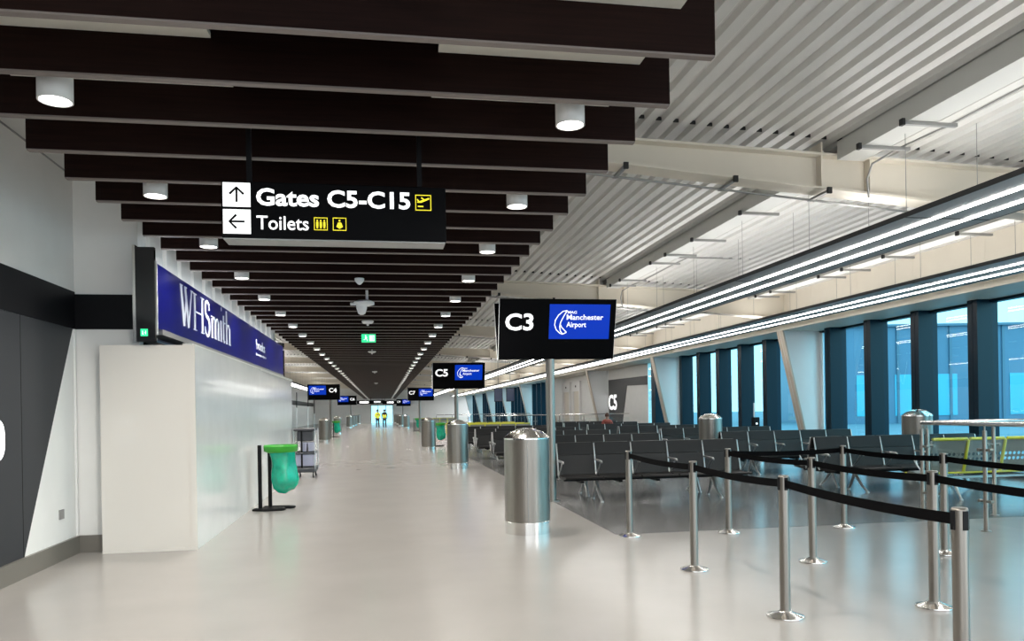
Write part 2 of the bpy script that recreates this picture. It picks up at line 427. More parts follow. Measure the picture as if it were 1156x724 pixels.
# far left and far end
wl = struct(MB().box(-9.9, 20.4, 0, -9.7, YE, 5.8).build('wall_left', M['white']))
MB().box(-9.7, 20.4, 2.5, -9.69, YE, 3.0).build('band', M['band'], wl)
b = MB(); b.box(-9.9, YE, 0, -2.4, YE+.2, 6); b.box(2.2, YE, 0, XG, YE+.2, 6); b.box(-2.4, YE, 2.5, 2.2, YE+.2, 6); b.box(-2.4, YE, 0, -1.7, YE+.2, 2.5); b.box(1.5, YE, 0, 2.2, YE+.2, 2.5)
struct(b.build('wall_far', M['white']))
root = empty('window_21', kind='structure')
b = MB(); b.add([(-2.4,YE+.05,0),(2.2,YE+.05,0),(2.2,YE+.05,3.1),(-2.4,YE+.05,3.1)], [(0,1,2,3)]); b.build('pane', M['glass'], root)
for xm in (-1.7, -.7, .4, 1.4): MB().box(xm, YE, 0, xm+.1, YE+.12, 3.1).build('mullion', M['beam_grey'], root)

# soffit panels and dark service void over the timber slats
for (xa, xb) in ((-2.38, -.98), (.38, 1.70)):
    struct(MB().box(xa, 2.0, 3.76, xb, 60, 3.79).build('ceiling_panel', M['panel']))
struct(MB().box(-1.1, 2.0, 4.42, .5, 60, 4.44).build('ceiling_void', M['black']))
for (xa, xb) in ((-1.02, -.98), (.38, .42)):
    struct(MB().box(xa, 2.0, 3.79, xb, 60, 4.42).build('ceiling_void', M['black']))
for (xa, lab) in ((-.62, 'perforated zinc cable tray in the dark void left of the duct'),):
    root = empty('cable_tray', (xa, 2.2, 4.1), label=lab, cat='cable tray')
    b = MB(); b.box(0, 0, 0, .3, 30, .006); b.box(0, 0, .006, .008, 30, .07); b.box(.292, 0, .006, .3, 30, .07)
    for k in range(40): b.box(.262, .05+k*.2, -.004, .282, .13+k*.2, 0, 1); b.box(.02, .05+k*.2, -.004, .04, .13+k*.2, 0, 1)
    b.build('tray', [mat('tray_zinc', (.13, .13, .14), .4, metal=.6), M['plug']], root)
    for q in (.09, .15, .21): MB().tube([(q, 0, .03), (q+.02, 8, .03), (q-.01, 16, .03), (q, 30, .03)], .015, 6).build('cable', M['rubber'], root)
root = empty('service_duct', (-.2, 2.2, 4.05), label='dark grey ventilation duct above the central gap between slats', cat='duct')
b = MB(); b.box(0, 0, 0, .42, 30, .25, b=.01)
for k in range(24): b.box(-.012, k*1.2, -.012, .432, k*1.2+.03, .262)
b.build('duct_run', mat('duct_grey', (.03, .03, .032), .35, metal=.5), root)
MB().box(.46, 0, -.02, .5, 30, .02).build('rail', M['zinc'], root)

# ------------------------------------------------------------------ timber slats
slat_me = MB()
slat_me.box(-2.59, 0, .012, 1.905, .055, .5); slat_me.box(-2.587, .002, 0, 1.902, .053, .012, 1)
slat_me = slat_me.mesh('ceiling_slat', [M['slat'], M['slat_bottom_lit']])
ORD = ['front', 'second', 'third', 'fourth', 'fifth', 'sixth', 'seventh', 'eighth', 'ninth', 'tenth']
k = 0; y = 4.115
while y < YE-.6:
    o = bpy.data.objects.new('ceiling_slat', slat_me); COL.objects.link(o); o.location = (0, y, 3.5)
    if k < 10:
        lab = ('frontmost deep brown timber ceiling slat, at the top of the view' if k == 0 else
               '%s dark brown timber ceiling slat counted from the front' % ORD[k])
    else: lab = 'dark brown timber ceiling slat in the receding run beyond the tenth slat'
    tag(o, lab, 'ceiling slat', 'timber slats across the corridor ceiling')
    k += 1; y = 4.115 + .7032*k

# cylindrical downlights between the slats
proto = empty('downlight')
b = MB(); b.lathe([(.0, .30), (.1, .30), (.1, .30), (.1, .0), (.1, .0), (.09, .0), (.09, .0), (.088, .012)], n=28)
b.build('housing', M['lamp_body'], proto)
MB().lathe([(.088, .008), (.05, .004), (.001, .004)], n=24).build('lens', M['lamp'], proto)
MB().tube([(0,0,.3), (0,0,.55)], .012, 8).build('stem', M['lamp_body'], proto)
first = True; NTH = ['nearest', 'second nearest', 'third', 'fourth', 'fifth']
for side, xx in (('left', -1.957), ('right', 1.30)):
    for k in range(53):
        y = 5.115 + 2.1096*(k-3)
        if y > YE-2: break
        o = proto if first else copy_tree(proto); first = False
        o.location = (xx, y, 3.45)
        o['label'] = ('%s white cylinder downlight in the %s row of the slat ceiling' % (NTH[k-3], side) if 3 <= k < 8 else
                      'white cylinder downlight of the %s row above and behind the viewpoint' % side if k < 3 else
                      'small white downlight far along the %s row of the slat ceiling' % side)
        o['category'] = 'downlight'; o['group'] = 'downlights in the %s row' % side
        if k < 37:
            ld = bpy.data.lights.new('downlight_beam', 'SPOT'); ld.energy = 85; ld.spot_size = math.radians(150); ld.spot_blend = .8
            ld.shadow_soft_size = .06; ld.color = (1, .95, .88)
            lo = bpy.data.objects.new('downlight_beam', ld); COL.objects.link(lo); lo.parent = o; lo.location = (0,0,-.02)

# ------------------------------------------------------------------ linear light rafts on wires
for (xa, xb, l1, l2, lab) in ((6.10, 7.22, 6.47, 6.90, 'long grey twin-strip light raft hanging nearer the walkway'),
                              (9.53, 10.72, 9.95, 10.42, 'long grey twin-strip light raft hanging nearer the windows'),
                              (-7.2, -6.1, -6.85, -6.4, 'long twin-strip light raft on the far left beyond the shop')):
    root = empty('light_raft', (0, 0, 3.7), label=lab, cat='light fitting')
    b = MB(); y0, y1 = (2.5 if xa > 0 else 21), 110
    b.box(xa, y0, .0, xb, y1, .05); b.box(xa-.012, y0, -.003, xa, y1, .055, 1); b.box(xb, y0, -.003, xb+.012, y1, .055, 1)
    b.build('tray', [M['raft'], M['raft_edge']], root)
    for l in (l1, l2):
        MB().box(l-.032, y0+.1, -.012, l+.032, y1-.1, -.001).build('light_strip', M['tube'], root)
    MB().box((xa+xb)/2-.12, y0+.1, .051, (xa+xb)/2+.12, y1-.1, .06).build('uplight_strip', M['uplight'], root)
    yy = 4.0 if xa > 0 else 22
    for q in range(22):
        for x in (xa+.08, xb-.08):
            MB().tube([(x, yy, .05), (x, yy, deck_z(x)-3.7)], .004, 5).build('hanger_wire', M['wire'], root)
        yy += 2.1 if q < 14 and xa > 0 else (5 if xa > 0 else 4)
    for q in range(24 if xa > 0 else 0):
        MB().box(xa, 3.7+q*4.4, -.006, xb, 3.72+q*4.4, 0).build('joint', M['raft_edge'], root)

# ------------------------------------------------------------------ overhead gates sign
root = empty('overhead_sign', (-1.145, 5.9, 2.8), label='black hanging wayfinding sign reading Gates C5-C15 and Toilets', cat='sign')
W_, H_, D_ = 1.65, .425, .22
b = MB(); b.box(0, 0, .006, W_, D_, H_, b=.006); b.box(.01, .008, -.004, W_-.01, D_-.008, .006, 1)
b.build('sign_box', [M['sign_black'], mat('sign_underside_lit', (.3, .3, .3), .4)], root)  # light catching the black sign's underside is put into its grey colour
for x in (.185, 1.455): MB().box(x-.018, .08, H_, x+.018, .116, 1.2).build('hanger', M['black'], root)
KX = W_/982; KY = H_/252
def uv(x, yv): # inspected sign pixels to local metres, removing its slope on the photo
    top = 50 + (x-75)*.0255; return ((x-75)*KX, H_-(yv-top)*KY)
def sq(xa, ya_, xb, yb_):
    (ux, uz), (vx, vz) = uv(xa, ya_), uv(xb, yb_); return ux, vz, vx, uz
for (n_, q) in (('arrow_up', (82, 58, 198, 166)), ('arrow_left', (82, 175, 198, 284))):
    x0, z0, x1, z1 = sq(*q)
    p = MB().box(x0, -.004, z0, x1, .0, z1).build('arrow_panel', M['sign_white'], root)
    cx_, cz_ = (x0+x1)/2, (z0+z1)/2; b = MB(); L_ = .055; hh = .05
    nrm = (0, -1, 0); Y_ = -.0045
    if n_ == 'arrow_up':
        b.ribbon([(cx_, Y_, cz_-L_), (cx_, Y_, cz_+L_)], .015, nrm, .002)
        b.ribbon([(cx_-hh, Y_, cz_+.004), (cx_, Y_, cz_+L_-.002), (cx_+hh, Y_, cz_+.004)], .017, nrm, .002)
    else:
        b.ribbon([(cx_+L_, Y_, cz_), (cx_-L_, Y_, cz_)], .015, nrm, .002)
        b.ribbon([(cx_-.004, Y_, cz_+hh), (cx_-L_+.002, Y_, cz_), (cx_-.004, Y_, cz_-hh)], .017, nrm, .002)
    b.build('arrow', M['sign_black'], p)
x_, z_ = uv(222, 158); text('lettering', 'Gates C5-C15', 0, 673*KX, 76*KY, (x_, 0, z_), 'front', M['sign_white'], root, bold=.028, th=.003)
x_, z_ = uv(222, 263); text('lettering', 'Toilets', 0, 223*KX, 60*KY, (x_, 0, z_), 'front', M['sign_white'], root, bold=.008, th=.003)
def frame_icon(x0, z0, x1, z1, t=.006):
    b = MB(); y = -.003
    b.box(x0, y, z0, x1, 0, z0+t); b.box(x0, y, z1-t, x1, 0, z1); b.box(x0, y, z0+t, x0+t, 0, z1-t); b.box(x1-t, y, z0+t, x1, 0, z1-t)
    return b
nr = (0,-1,0)
x0, z0, x1, z1 = sq(918, 108, 990, 181); b = frame_icon(x0, z0, x1, z1); w_ = x1-x0
P = lambda a, c: (x0+a*w_, -.001, z0+c*(z1-z0))
b.ribbon([P(.12,.52), P(.35,.56), P(.88,.78)], [.006,.016,.012], nr, .003); b.ribbon([P(.12,.72), P(.24,.53)], .009, nr, .003)
b.ribbon([P(.38,.82), P(.60,.66)], .009, nr, .003); b.ribbon([P(.16,.26), P(.5,.26)], .009, nr, .003)
b.build('departures_icon', M['sign_yellow'], root)
x0, z0, x1, z1 = sq(468, 211, 527, 269); b = frame_icon(x0, z0, x1, z1, .005); w_ = x1-x0
for a in (.24, .5, .76):
    b.box(*[P(a-.08,.3)[0], -.003, P(0,.3)[2], P(a+.08,0)[0], 0, P(0,.66)[2]]); b.box(P(a-.05,0)[0], -.003, P(0,.7)[2], P(a+.05,0)[0], 0, P(0,.82)[2])
    b.box(P(a-.06,0)[0], -.003, P(0,.14)[2], P(a-.01,0)[0], 0, P(0,.3)[2]); b.box(P(a+.01,0)[0], -.003, P(0,.14)[2], P(a+.06,0)[0], 0, P(0,.3)[2])
b.build('toilets_icon', M['sign_yellow'], root)
x0, z0, x1, z1 = sq(550, 212, 609, 271); b = frame_icon(x0, z0, x1, z1, .005); w_ = x1-x0
b.box(P(.44,0)[0], -.003, P(0,.7)[2], P(.56,0)[0], 0, P(0,.84)[2])
b.prism([(P(.38,0)[0], P(0,.62)[2]), (P(.62,0)[0], P(0,.62)[2]), (P(.74,0)[0], P(0,.3)[2]), (P(.5,0)[0], P(0,.14)[2]), (P(.26,0)[0], P(0,.3)[2])], 'y', -.003, 0)
b.build('baby_icon', M['sign_yellow'], root)

# ------------------------------------------------------------------ gate signs on poles
def gate_sign(name_txt, xl, yf, label, screen_left=False, pole_x=.87, near=False):
    root = empty('gate_sign', (xl, yf, 0), label=label, cat='sign')
    Wd, zb, zt, lean, dep = 1.93, 2.335, 3.285, .25, .62
    def face(z): return lean*(zt-z)/(zt-zb)
    prof = [(face(zb)+.02, zb), (face(zb+.04), zb+.03), (0, zt), (.03, zt), (face(zb)+.10, zb+.10), (dep-face(zb)-.03, zb+.10), (dep-.03, zt), (dep, zt), (dep-face(zb+.03), zb+.03), (dep-face(zb)-.02, zb)]
    # two leaves joined at the bottom, seen as a V from the side
    b = MB()
    def quadprism(pts): b.prism(pts, 'x', 0, Wd)
    f_ = lambda z: face(z)
    quadprism([(f_(zb)+.0, zb), (0, zt), (.05, zt), (f_(zb)+.06, zb+.08), (f_(zb)+.06, zb)])
    quadprism([(dep-f_(zb), zb), (dep-f_(zb)-.06, zb), (dep-f_(zb)-.06, zb+.08), (dep-.05, zt), (dep, zt)])
    quadprism([(f_(zb)+.06, zb), (f_(zb)+.06, zb+.08), (dep-f_(zb)-.06, zb+.08), (dep-f_(zb)-.06, zb)])
    b.build('sign_box', M['sign_black'], root)
    for xx in (-.003, Wd):
        b = MB(); b.prism([(f_(zb)-.002, zb-.004), (-.002, zt+.004), (.02, zt+.004), (f_(zb)+.03, zb+.03), (dep-f_(zb)-.03, zb+.03), (dep-.02, zt+.004), (dep+.002, zt+.004), (dep-f_(zb)+.002, zb-.004)][::-1], 'x', xx, xx+.003)
        b.build('edge_trim', M['edge_white'], root)
    MB().tube([(pole_x, dep/2, 0), (pole_x, dep/2, zb)], .072, 20).build('pole', M['steel'], root)
    MB().lathe([(.0, .014), (.13, .014), (.13, .014), (.13, .0)], (pole_x, dep/2, 0), 24).build('base_plate', M['steel'], root)
    # graphics on the leaning front face
    ang = math.atan2(lean, zt-zb); fr = bpy.data.objects.new('face_panel', None)
    Lf = math.hypot(lean, zt-zb)
    def place(o):  # tilt about the top front edge
        o.rotation_euler = (-ang*-1, 0, 0); return o
    base = Matrix.Translation((0, -.003, zt)) @ Matrix.Rotation(ang, 4, 'X')
    if screen_left: sx0, sx1, tx0 = .09, 1.1, 1.28
    else: sx0, sx1, tx0 = .82, 1.83, .10
    s1, s0 = -.085, -.65
    sc = MB().box(sx0, -.006, s0, sx1, 0, s1).build('screen', M['screen'], root); sc.matrix_local = base
    t = text('gate_number', name_txt, tx0, .46, .27, (0,0,0), 'front', M['sign_white'], root, bold=.024, th=.003)
    t.matrix_local = base @ Matrix.Translation((0, 0, -.51))
    # logo: sail shaped outline and three lines of words
    cxp = sx0+.09; b = MB(); yv = -.006
    outer = [(.20,-.185),(.13,-.20),(.06,-.26),(.01,-.34),(.0,-.42),(.03,-.50),(.09,-.555),(.14,-.57),(.20,-.54)]
    inner = [(.20,-.185),(.15,-.27),(.10,-.37),(.085,-.45),(.10,-.52),(.14,-.57)]
    third = [(.085,-.40),(.12,-.46),(.20,-.54)]
    for ln in (outer, inner, third): b.ribbon([(cxp+p[0], yv, p[1]) for p in ln], .016, (0,-1,0), .003)
    lg = b.build('logo', M['sign_white'], root); lg.matrix_local = base
    for (wd, wx, ww, cp, zz) in (('MAG', .21, .15, .045, -.235), ('Manchester', .195, .615, .085, -.335), ('Airport', .195, .33, .085, -.455)):
        t = text('lettering', wd, sx0+.09+wx, ww, cp, (0,0,0), 'front', M['sign_white'], root, bold=.014, th=.003)
        t.matrix_local = base @ Matrix.Translation((0, -.006, zz))
    return root
gate_sign('C3', 1.86, 12.03, 'black gate C3 sign with blue screen on a steel pole, nearest on the right')
gate_sign('C5', 1.82, 28.0, 'black gate C5 pole sign with blue screen, second along the right side')
gate_sign('C7', 1.82, 56.5, 'black gate C7 pole sign, third along the right side')
gate_sign('C9', 1.82, 104, 'tiny black gate C9 pole sign, furthest along the right side')
gate_sign('C4', -4.5, 48, 'black gate C4 pole sign with the screen left of its number, beyond the shop', True, 1.35)
gate_sign('C6', -4.55, 80, 'black gate C6 pole sign partly behind the C4 sign', True, 1.35)

# ------------------------------------------------------------------ tall steel bins
def make_bin():
    root = empty('litter_bin')
    R_ = .275
    MB().lathe([(R_, .155), (R_, 1.15), (R_, 1.15), (R_-.004, 1.156)], n=48).build('body', M['steel'], root)
    b = MB(); b.lathe([(R_+.006, 1.148), (R_+.006, 1.165), (R_+.006, 1.165), (R_-.02, 1.19), (R_*.72, 1.235), (R_*.42, 1.268), (R_*.18, 1.28), (.001, 1.282)], n=48)
    for k in range(5):  # raised spokes imitate the highlights raying over the dome
        a = PI*1.5 + (k-2)*.42
        b.tube([(math.cos(a)*R_*.97, math.sin(a)*R_*.97, 1.181), (math.cos(a)*R_*.6, math.sin(a)*R_*.6, 1.252), (math.cos(a)*R_*.2, math.sin(a)*R_*.2, 1.281)], .006, 6)
    b.build('dome_lid', M['steel_bright'], root)
    MB().lathe([(R_+.003, .0), (R_+.003, .15), (R_+.003, .15), (R_-.002, .156)], n=48).build('plinth', M['steel_bright'], root)
    b = MB()
    for k in range(4):
        a = PI*1.45+k*PI/2; b.tube([(math.cos(a)*R_, math.sin(a)*R_, .16), (math.cos(a)*R_, math.sin(a)*R_, 1.145)], .004, 5)
    b.build('seam', M['zinc'], root)
    return root
bins = [(1.74, 9.27, 'tall domed steel bin under the gate C3 sign, largest in view', 1),
        (1.93, 20.13, 'domed steel bin under the gate C5 sign', 1), (1.73, 29.76, 'domed steel bin with a green bag beside it, beyond the C5 sign bin', 1),
        (2.15, 71, 'steel bin just left of the gate C7 pole, far right side', 1), (1.95, 83, 'far steel bin second left of the C7 pole', 1), (1.9, 95, 'tiny far steel bin third left of the C7 pole', 1), (1.8, 107, 'furthest tiny steel bin on the right side of the corridor', 1),
        (-2.97, 40.5, 'steel bin right of the cleaning trolley, in front of the C4 pole', 1), (-3.2, 56.2, 'steel bin behind the one at the C4 pole on the left', 1),
        (-3.3, 78, 'far left steel bin below the C6 sign', 1), (-3.3, 86, 'far left steel bin just beyond the C6 sign', 1), (-3.3, 94, 'tiny far left steel bin, second last of its row', 1), (-3.25, 106, 'furthest tiny steel bin on the left side of the corridor', 1),
        (11.25, 14.7, 'steel bin by the windows behind the handrail on the right', 1.08), (8.2, 18.35, 'steel bin among the seats in front of the window bay', 1.05)]
proto = None
for (x, y, lab, sc) in bins:
    o = make_bin() if proto is None else copy_tree(proto)
    proto = proto or o; o.location = (x, y, 0); o.scale = (sc, sc, sc)
    tag(o, lab, 'bin', 'domed steel bins')

# ------------------------------------------------------------------ belt stanchions
def make_stanchion():
    root = empty('belt_stanchion')
    MB().lathe([(.128, 0), (.13, .006), (.128, .014), (.128, .014), (.09, .026), (.05, .04), (.042, .05), (.042, .05), (.036, .05)], n=36).build('base', M['steel_bright'], root)
    MB().lathe([(.036, .045), (.036, .93)], n=28).build('post', M['steel'], root)
    hd = MB(); hd.lathe([(.037, .89), (.037, 1.0), (.037, 1.0), (.033, 1.008), (.001, 1.008)], n=28)
    hd = hd.build('head', M['steel'], root)
    b = MB()
    for k in range(4):
        c, s_ = math.cos(k*PI/2), math.sin(k*PI/2)
        vs = [(x*c-y*s_, x*s_+y*c, z) for (x, y, z) in ((.033,-.013,.905),(.040,-.013,.905),(.040,.013,.905),(.033,.013,.905),(.033,-.013,.995),(.040,-.013,.995),(.040,.013,.995),(.033,.013,.995))]
        b.add(vs, [(0,3,2,1),(4,5,6,7),(0,1,5,4),(1,2,6,5),(2,3,7,6),(3,0,4,7)])
    b.build('belt_slot', M['black'], hd)
    return root
def belt(root, p, q, sag=.022):
    b = MB(); P = Vector(q)-Vector(p); n = 14; L = P.length; d = P.normalized()
    s_ = Vector((-d.y, d.x, 0))*.0015; h_ = .028; vs = []
    for i in range(n+1):
        t = (.04 + (L-.08)*i/n)/L; c = P*t; z = .952 - sag*4*t*(1-t)
        for sg in (-1, 1):
            for hz in (-h_, h_): vs.append((c.x+s_.x*sg, c.y+s_.y*sg, z+hz))
    fs = []
    for i in range(n):
        a = i*4; e = a+4
        fs += [(a, a+1, e+1, e), (a+2, e+2, e+3, a+3), (a+1, a+3, e+3, e+1), (a, e, e+2, a+2)]
    b.add(vs, fs); b.build('belt', M['belt'], root)
posts = {'a1': (2.834, 8.634), 'a2': (2.813, 6.693), 'a3': (2.80, 5.05), 'a4': (2.678, 3.217),
         'b1': (4.044, 8.571), 'b2': (4.044, 6.763), 'b3': (3.985, 5.05), 'b4': (3.95, 3.3),
         'c1': (5.549, 8.579), 'c2': (5.498, 6.808), 'c3': (5.45, 5.05)}
plab = {'a1': 'steel belt stanchion at the far end of the front left line, beside the big bin',
        'a2': 'steel belt stanchion second from the far end of the front left line',
        'a3': 'steel belt stanchion standing whole in the foreground, second nearest of the front line',
        'a4': 'nearest steel belt stanchion, its base cut off by the bottom of the picture',
        'b1': 'steel belt stanchion at the left back corner of the queue, carrying two belts',
        'b2': 'steel belt stanchion midway along the middle belt line',
        'b3': 'steel belt stanchion just left of the nearest one, near end of the middle line',
        'b4': 'steel belt stanchion at the end of the middle belt line past the right edge',
        'c1': 'steel belt stanchion at the back of the third line, in front of the dark seats',
        'c2': 'steel belt stanchion close behind the near one of the middle line',
        'c3': 'steel belt stanchion ending the third belt line past the right edge'}
proto = None; pst = {}
for k_, p in posts.items():
    o = make_stanchion() if proto is None else copy_tree(proto)
    proto = proto or o; o.location = (p[0], p[1], 0); pst[k_] = o
    tag(o, plab[k_], 'stanchion', 'belt stanchions of the queue')
for a, c in (('a1','a2'), ('a2','a3'), ('a3','a4'), ('b1','b2'), ('b2','b3'), ('b3','b4'), ('b1','c1'), ('c1','c2'), ('c2','c3')):
    belt(pst[a], (*posts[a], 0), (*posts[c], 0))

# ------------------------------------------------------------------ beam seating
PIT = .645
def backrest(mb_top=True, w_=PIT-.03):
    b = MB()
    def slab(pa, pb, t, mi):
        (y0, z0), (y1, z1) = pa, pb; d = Vector((0, y1-y0, z1-z0)).normalized(); nn = Vector((0, d.z, -d.y))*t
        x0, x1 = -w_/2, w_/2; vs = []
        for xx in (x0, x1):
            for (yy, zz) in ((y0,z0),(y1,z1)):
                for k in (0, 1): vs.append((xx, yy+nn.y*k, zz+nn.z*k))
        b.add(vs, [(0,1,3,2),(4,6,7,5),(0,2,6,4),(1,5,7,3),(0,4,5,1),(2,3,7,6)], mi)
    slab((-.085,.42), (-.015,.735), .035, 0); slab((-.018,.742), (.03,.945), .03, 1)
    return b
def seat_pan(w_=PIT-.03):
    b = MB(); pr = [(-.08,.42), (-.3,.395), (-.5,.415), (-.56,.40), (-.545,.375), (-.3,.355), (-.08,.375)]
    b.prism(pr, 'x', -w_/2, w_/2); return b
def armrest():
    b = MB(); 
    b.tube([(0, .045, .93), (0, -.01, .735), (0, -.08, .42), (0, -.12, .37)], .013, 8)
    b.tube([(0, -.03, .66), (0, -.2, .65), (0, -.40, .645), (0, -.44, .63)], [.012, .02, .022, .014], 8)
    b.tube([(0, -.36, .64), (0, -.26, .52), (0, -.1, .40)], .011, 8); return b
def leg():
    b = MB()
    b.tube([(0, -.24, .36), (0, -.3, .26), (0, -.46, .1), (0, -.60, .02)], [.03, .028, .022, .018], 8)
    b.tube([(0, -.24, .36), (0, -.22, .26), (0, -.13, .1), (0, -.07, .02)], [.03, .028, .022, .018], 8)
    b.lathe([(.03, 0), (.03, .02), (.012, .025)], (0, -.60, 0), 10); b.lathe([(.03, 0), (.03, .02), (.012, .025)], (0, -.07, 0), 10)
    return b
BR, SP, AR, LG = backrest().mesh('backrest', [M['seat'], M['seat_top']]), seat_pan().mesh('seat', M['seat']), armrest().mesh('armrest', M['alu']), leg().mesh('leg', M['alu'])
def obj(name, me, parent, loc=(0,0,0)):
    o = bpy.data.objects.new(name, me); COL.objects.link(o); o.parent = parent; o.location = loc; return o
def make_bench(n=5):
    root = empty('seat_bench'); L_ = n*PIT
    for i in range(n):
        obj('backrest', BR, root, (PIT*(i+.5), 0, 0)); obj('seat', SP, root, (PIT*(i+.5), 0, 0))
    for i in range(n+1): obj('armrest', AR, root, (PIT*i, 0, 0))
    for x in (PIT*.92, L_-PIT*.92): obj('leg', LG, root, (x, 0, 0))
    b = MB(); b.box(.05, -.29, .325, L_-.05, -.19, .372, b=.008)
    for i in range(n): b.box(PIT*(i+.5)-.03, -.42, .30, PIT*(i+.5)+.03, -.12, .33)
    b.build('beam', M['black'], root); return root
proto = None
rows = [12.6, 16.4, 20.2, 24.0, 27.8, 31.6, 34.6]; rn = ['first', 'second', 'third', 'fourth', 'fifth', 'sixth', 'last']
for bi, (x0, bname) in enumerate(((2.86, 'left'), (7.55, 'right'))):
    for ri, y in enumerate(rows):
        if bname == 'left' and ri > 4: continue
        for facing in (0, 1):
            o = make_bench() if proto is None else copy_tree(proto)
            proto = proto or o
            if facing == 0: o.location = (x0, y-.1, 0)
            else: o.location = (x0+5*PIT, y+.1, 0); o.rotation_euler = (0, 0, PI)
            tag(o, ('%s dark grey seat bench of the %s block, facing the camera' if facing == 0 else 'dark seat bench backing onto the %s bench of the %s block, facing away') % (rn[ri], bname),
                'airport seating', 'dark grey beam seating')
# yellow framed perforated seats
def perf_panel(n=8, rows_=2):
    """one seat back of bent perforated steel: real round holes in two rows"""
    b = MB(); w_ = PIT-.03; cw = w_/n; x0 = -w_/2; ns = 12
    zs = [.44, .60, .60+.078, .60+.156, .95]
    yof = lambda z: -.085 + (z-.44)*.22
    for (za, zb) in ((zs[0], zs[1]), (zs[3], zs[4])):
        b.add([(x0, yof(za), za), (x0+w_, yof(za), za), (x0+w_, yof(zb), zb), (x0, yof(zb), zb)], [(0,1,2,3)])
    for rr in range(2):
        za, zb = zs[1+rr], zs[2+rr]
        for i in range(n):
            xa, xb = x0+i*cw, x0+(i+1)*cw; cx_, cz_ = (xa+xb)/2, (za+zb)/2; R_ = .026
            ring = []; outer = []
            for k in range(ns):
                a = 2*PI*k/ns+PI/4; ca, sa = math.cos(a), math.sin(a); ring.append((cx_+R_*ca, cz_+R_*sa))
                m_ = max(abs(ca), abs(sa)); outer.append((cx_+ca/m_*cw/2, cz_+sa/m_*(zb-za)/2))
            vs = [(p[0], yof(p[1]), p[1]) for p in ring+outer]
            b.add(vs, [(k, (k+1) % ns, ns+(k+1) % ns, ns+k) for k in range(ns)])
    return b
PB = perf_panel().mesh('backrest', M['perf'])
def yellow_tube():
    b = MB(); w_ = PIT/2
    b.tube([(-w_, -.085, .44), (-w_, .03, .93), (-w_+.03, .035, .955), (w_-.03, .035, .955)], .025, 8); return b
YT = yellow_tube().mesh('back_frame', M['yellow'])
yp = MB(); yp.prism([(-.08,.44), (-.3,.42), (-.5,.44), (-.56,.41), (-.55,.395), (-.3,.40), (-.08,.425)], 'x', -PIT/2+.02, PIT/2-.02); YP = yp.mesh('seat', M['perf'])
yf = MB(); yf.tube([(-PIT/2, -.56, .405), (PIT/2, -.56, .405)], .016, 8); yf.tube([(-PIT/2, -.075, .43), (PIT/2, -.075, .43)], .016, 8); YF = yf.mesh('seat_frame', M['yellow'])
ypad = MB(); ypad.box(-PIT/2+.02, .03, .64, PIT/2-.02, .06, .955, b=.01); YPD = ypad.mesh('yellow_pad', M['yellow'])
def make_yellow(n=5, pad=False):
    root = empty('seat_bench'); L_ = n*PIT
    for i in range(n):
        c = (PIT*(i+.5), 0, 0)
        obj('backrest', PB, root, c); obj('seat', YP, root, c); obj('back_frame', YT, root, c); obj('seat_frame', YF, root, c)
        if pad: obj('head_pad', YPD, root, c)
    obj('armrest', AR, root, (0,0,0)); obj('armrest', AR, root, (L_,0,0))
    for x in (PIT*.92, L_-PIT*.92): obj('leg', LG, root, (x, 0, 0))
    MB().box(.05, -.29, .325, L_-.05, -.19, .372, b=.008).build('beam', M['alu'], root)
    return root
o = make_yellow(); o.location = (8.2+5*PIT, 10.45, 0); o.rotation_euler = (0,0,PI)
tag(o, 'yellow-framed perforated steel seats behind the glass handrail at right', 'airport seating', 'yellow-framed seating')
p2 = None
for (x, y, rz, lab) in ((2.9, 31.6, 0, 'nearest yellow-topped seat row behind the C5 gate area'), (2.9+5*PIT, 33.0, PI, 'second yellow-topped seat row behind the C5 gate area, facing away'),
                        (2.9, 35.4, 0, 'third yellow-topped seat row behind the C5 gate area'), (-8.6, 40.5, 0, 'yellow-topped seat row far left behind the cleaning trolley'),
                        (2.9, 66, 0, 'distant yellow-topped seat row beyond the gate C7 sign'), (-8.6, 44, 0, 'yellow-topped seat row far left, behind the nearer one there')):
    o = make_yellow(5, True) if p2 is None else copy_tree(p2); p2 = p2 or o
    o.location = (x, y, 0); o.rotation_euler = (0,0,rz); tag(o, lab, 'airport seating', 'yellow-framed seating')

# ------------------------------------------------------------------ handrails with glass
def rail_post(root, x, y):
    p = MB(); p.lathe([(.055, 0), (.055, .01), (.055, .01), (.024, .012), (.024, 1.17), (.024, 1.17), (.02, 1.176), (.001, 1.176)], (x, y, 0), 20)
    p.tube([(x, y, 1.17), (x, y, 1.235)], .009, 8); pp = p.build('post', M['steel'], root)
    return pp
def handrail(name, lab, pts, glass=True):
    root = empty(name, (pts[0][0], pts[0][1], 0), label=lab, cat='handrail')
    P0 = Vector((*pts[0], 0)); L_ = [Vector((*p, 0))-P0 for p in pts]
    for v in L_: rail_post(root, v.x, v.y)
    MB().tube([(v.x, v.y, 1.255) for v in L_], .027, 14).build('rail', M['steel_bright'], root)
    for a, c in zip(L_[:-1], L_[1:]):
        d = (c-a).normalized(); aa, cc = a+d*.07, c-d*.07; nn = Vector((-d.y, d.x, 0))*.005
        if glass:
            vs = [(q.x, q.y, z) for q in (aa, cc) for z in (.1, 1.08)]
            b = MB(); b.add(vs, [(0,2,3,1)]); g_ = b.build('glass_panel', M['clear'], root)
            for q, e in ((a, d), (c, -d)):
                for z in (.35, .95):
                    b = MB(); b.tube([q+e*.02+Vector((0,0,z)), q+e*.06+Vector((0,0,z))], .016, 8); b.tube([q+e*.085+Vector((-d.y*.02, d.x*.02, z)), q+e*.085-Vector((-d.y*.02, d.x*.02, -z))], .02, 10); b.build('glass_clamp', M['steel'], root)
    return root
handrail('handrail', 'stainless handrail with glass running toward the right edge', [(6.9, 8.93), (6.93, 7.91), (6.95, 6.7), (6.97, 5.4)])
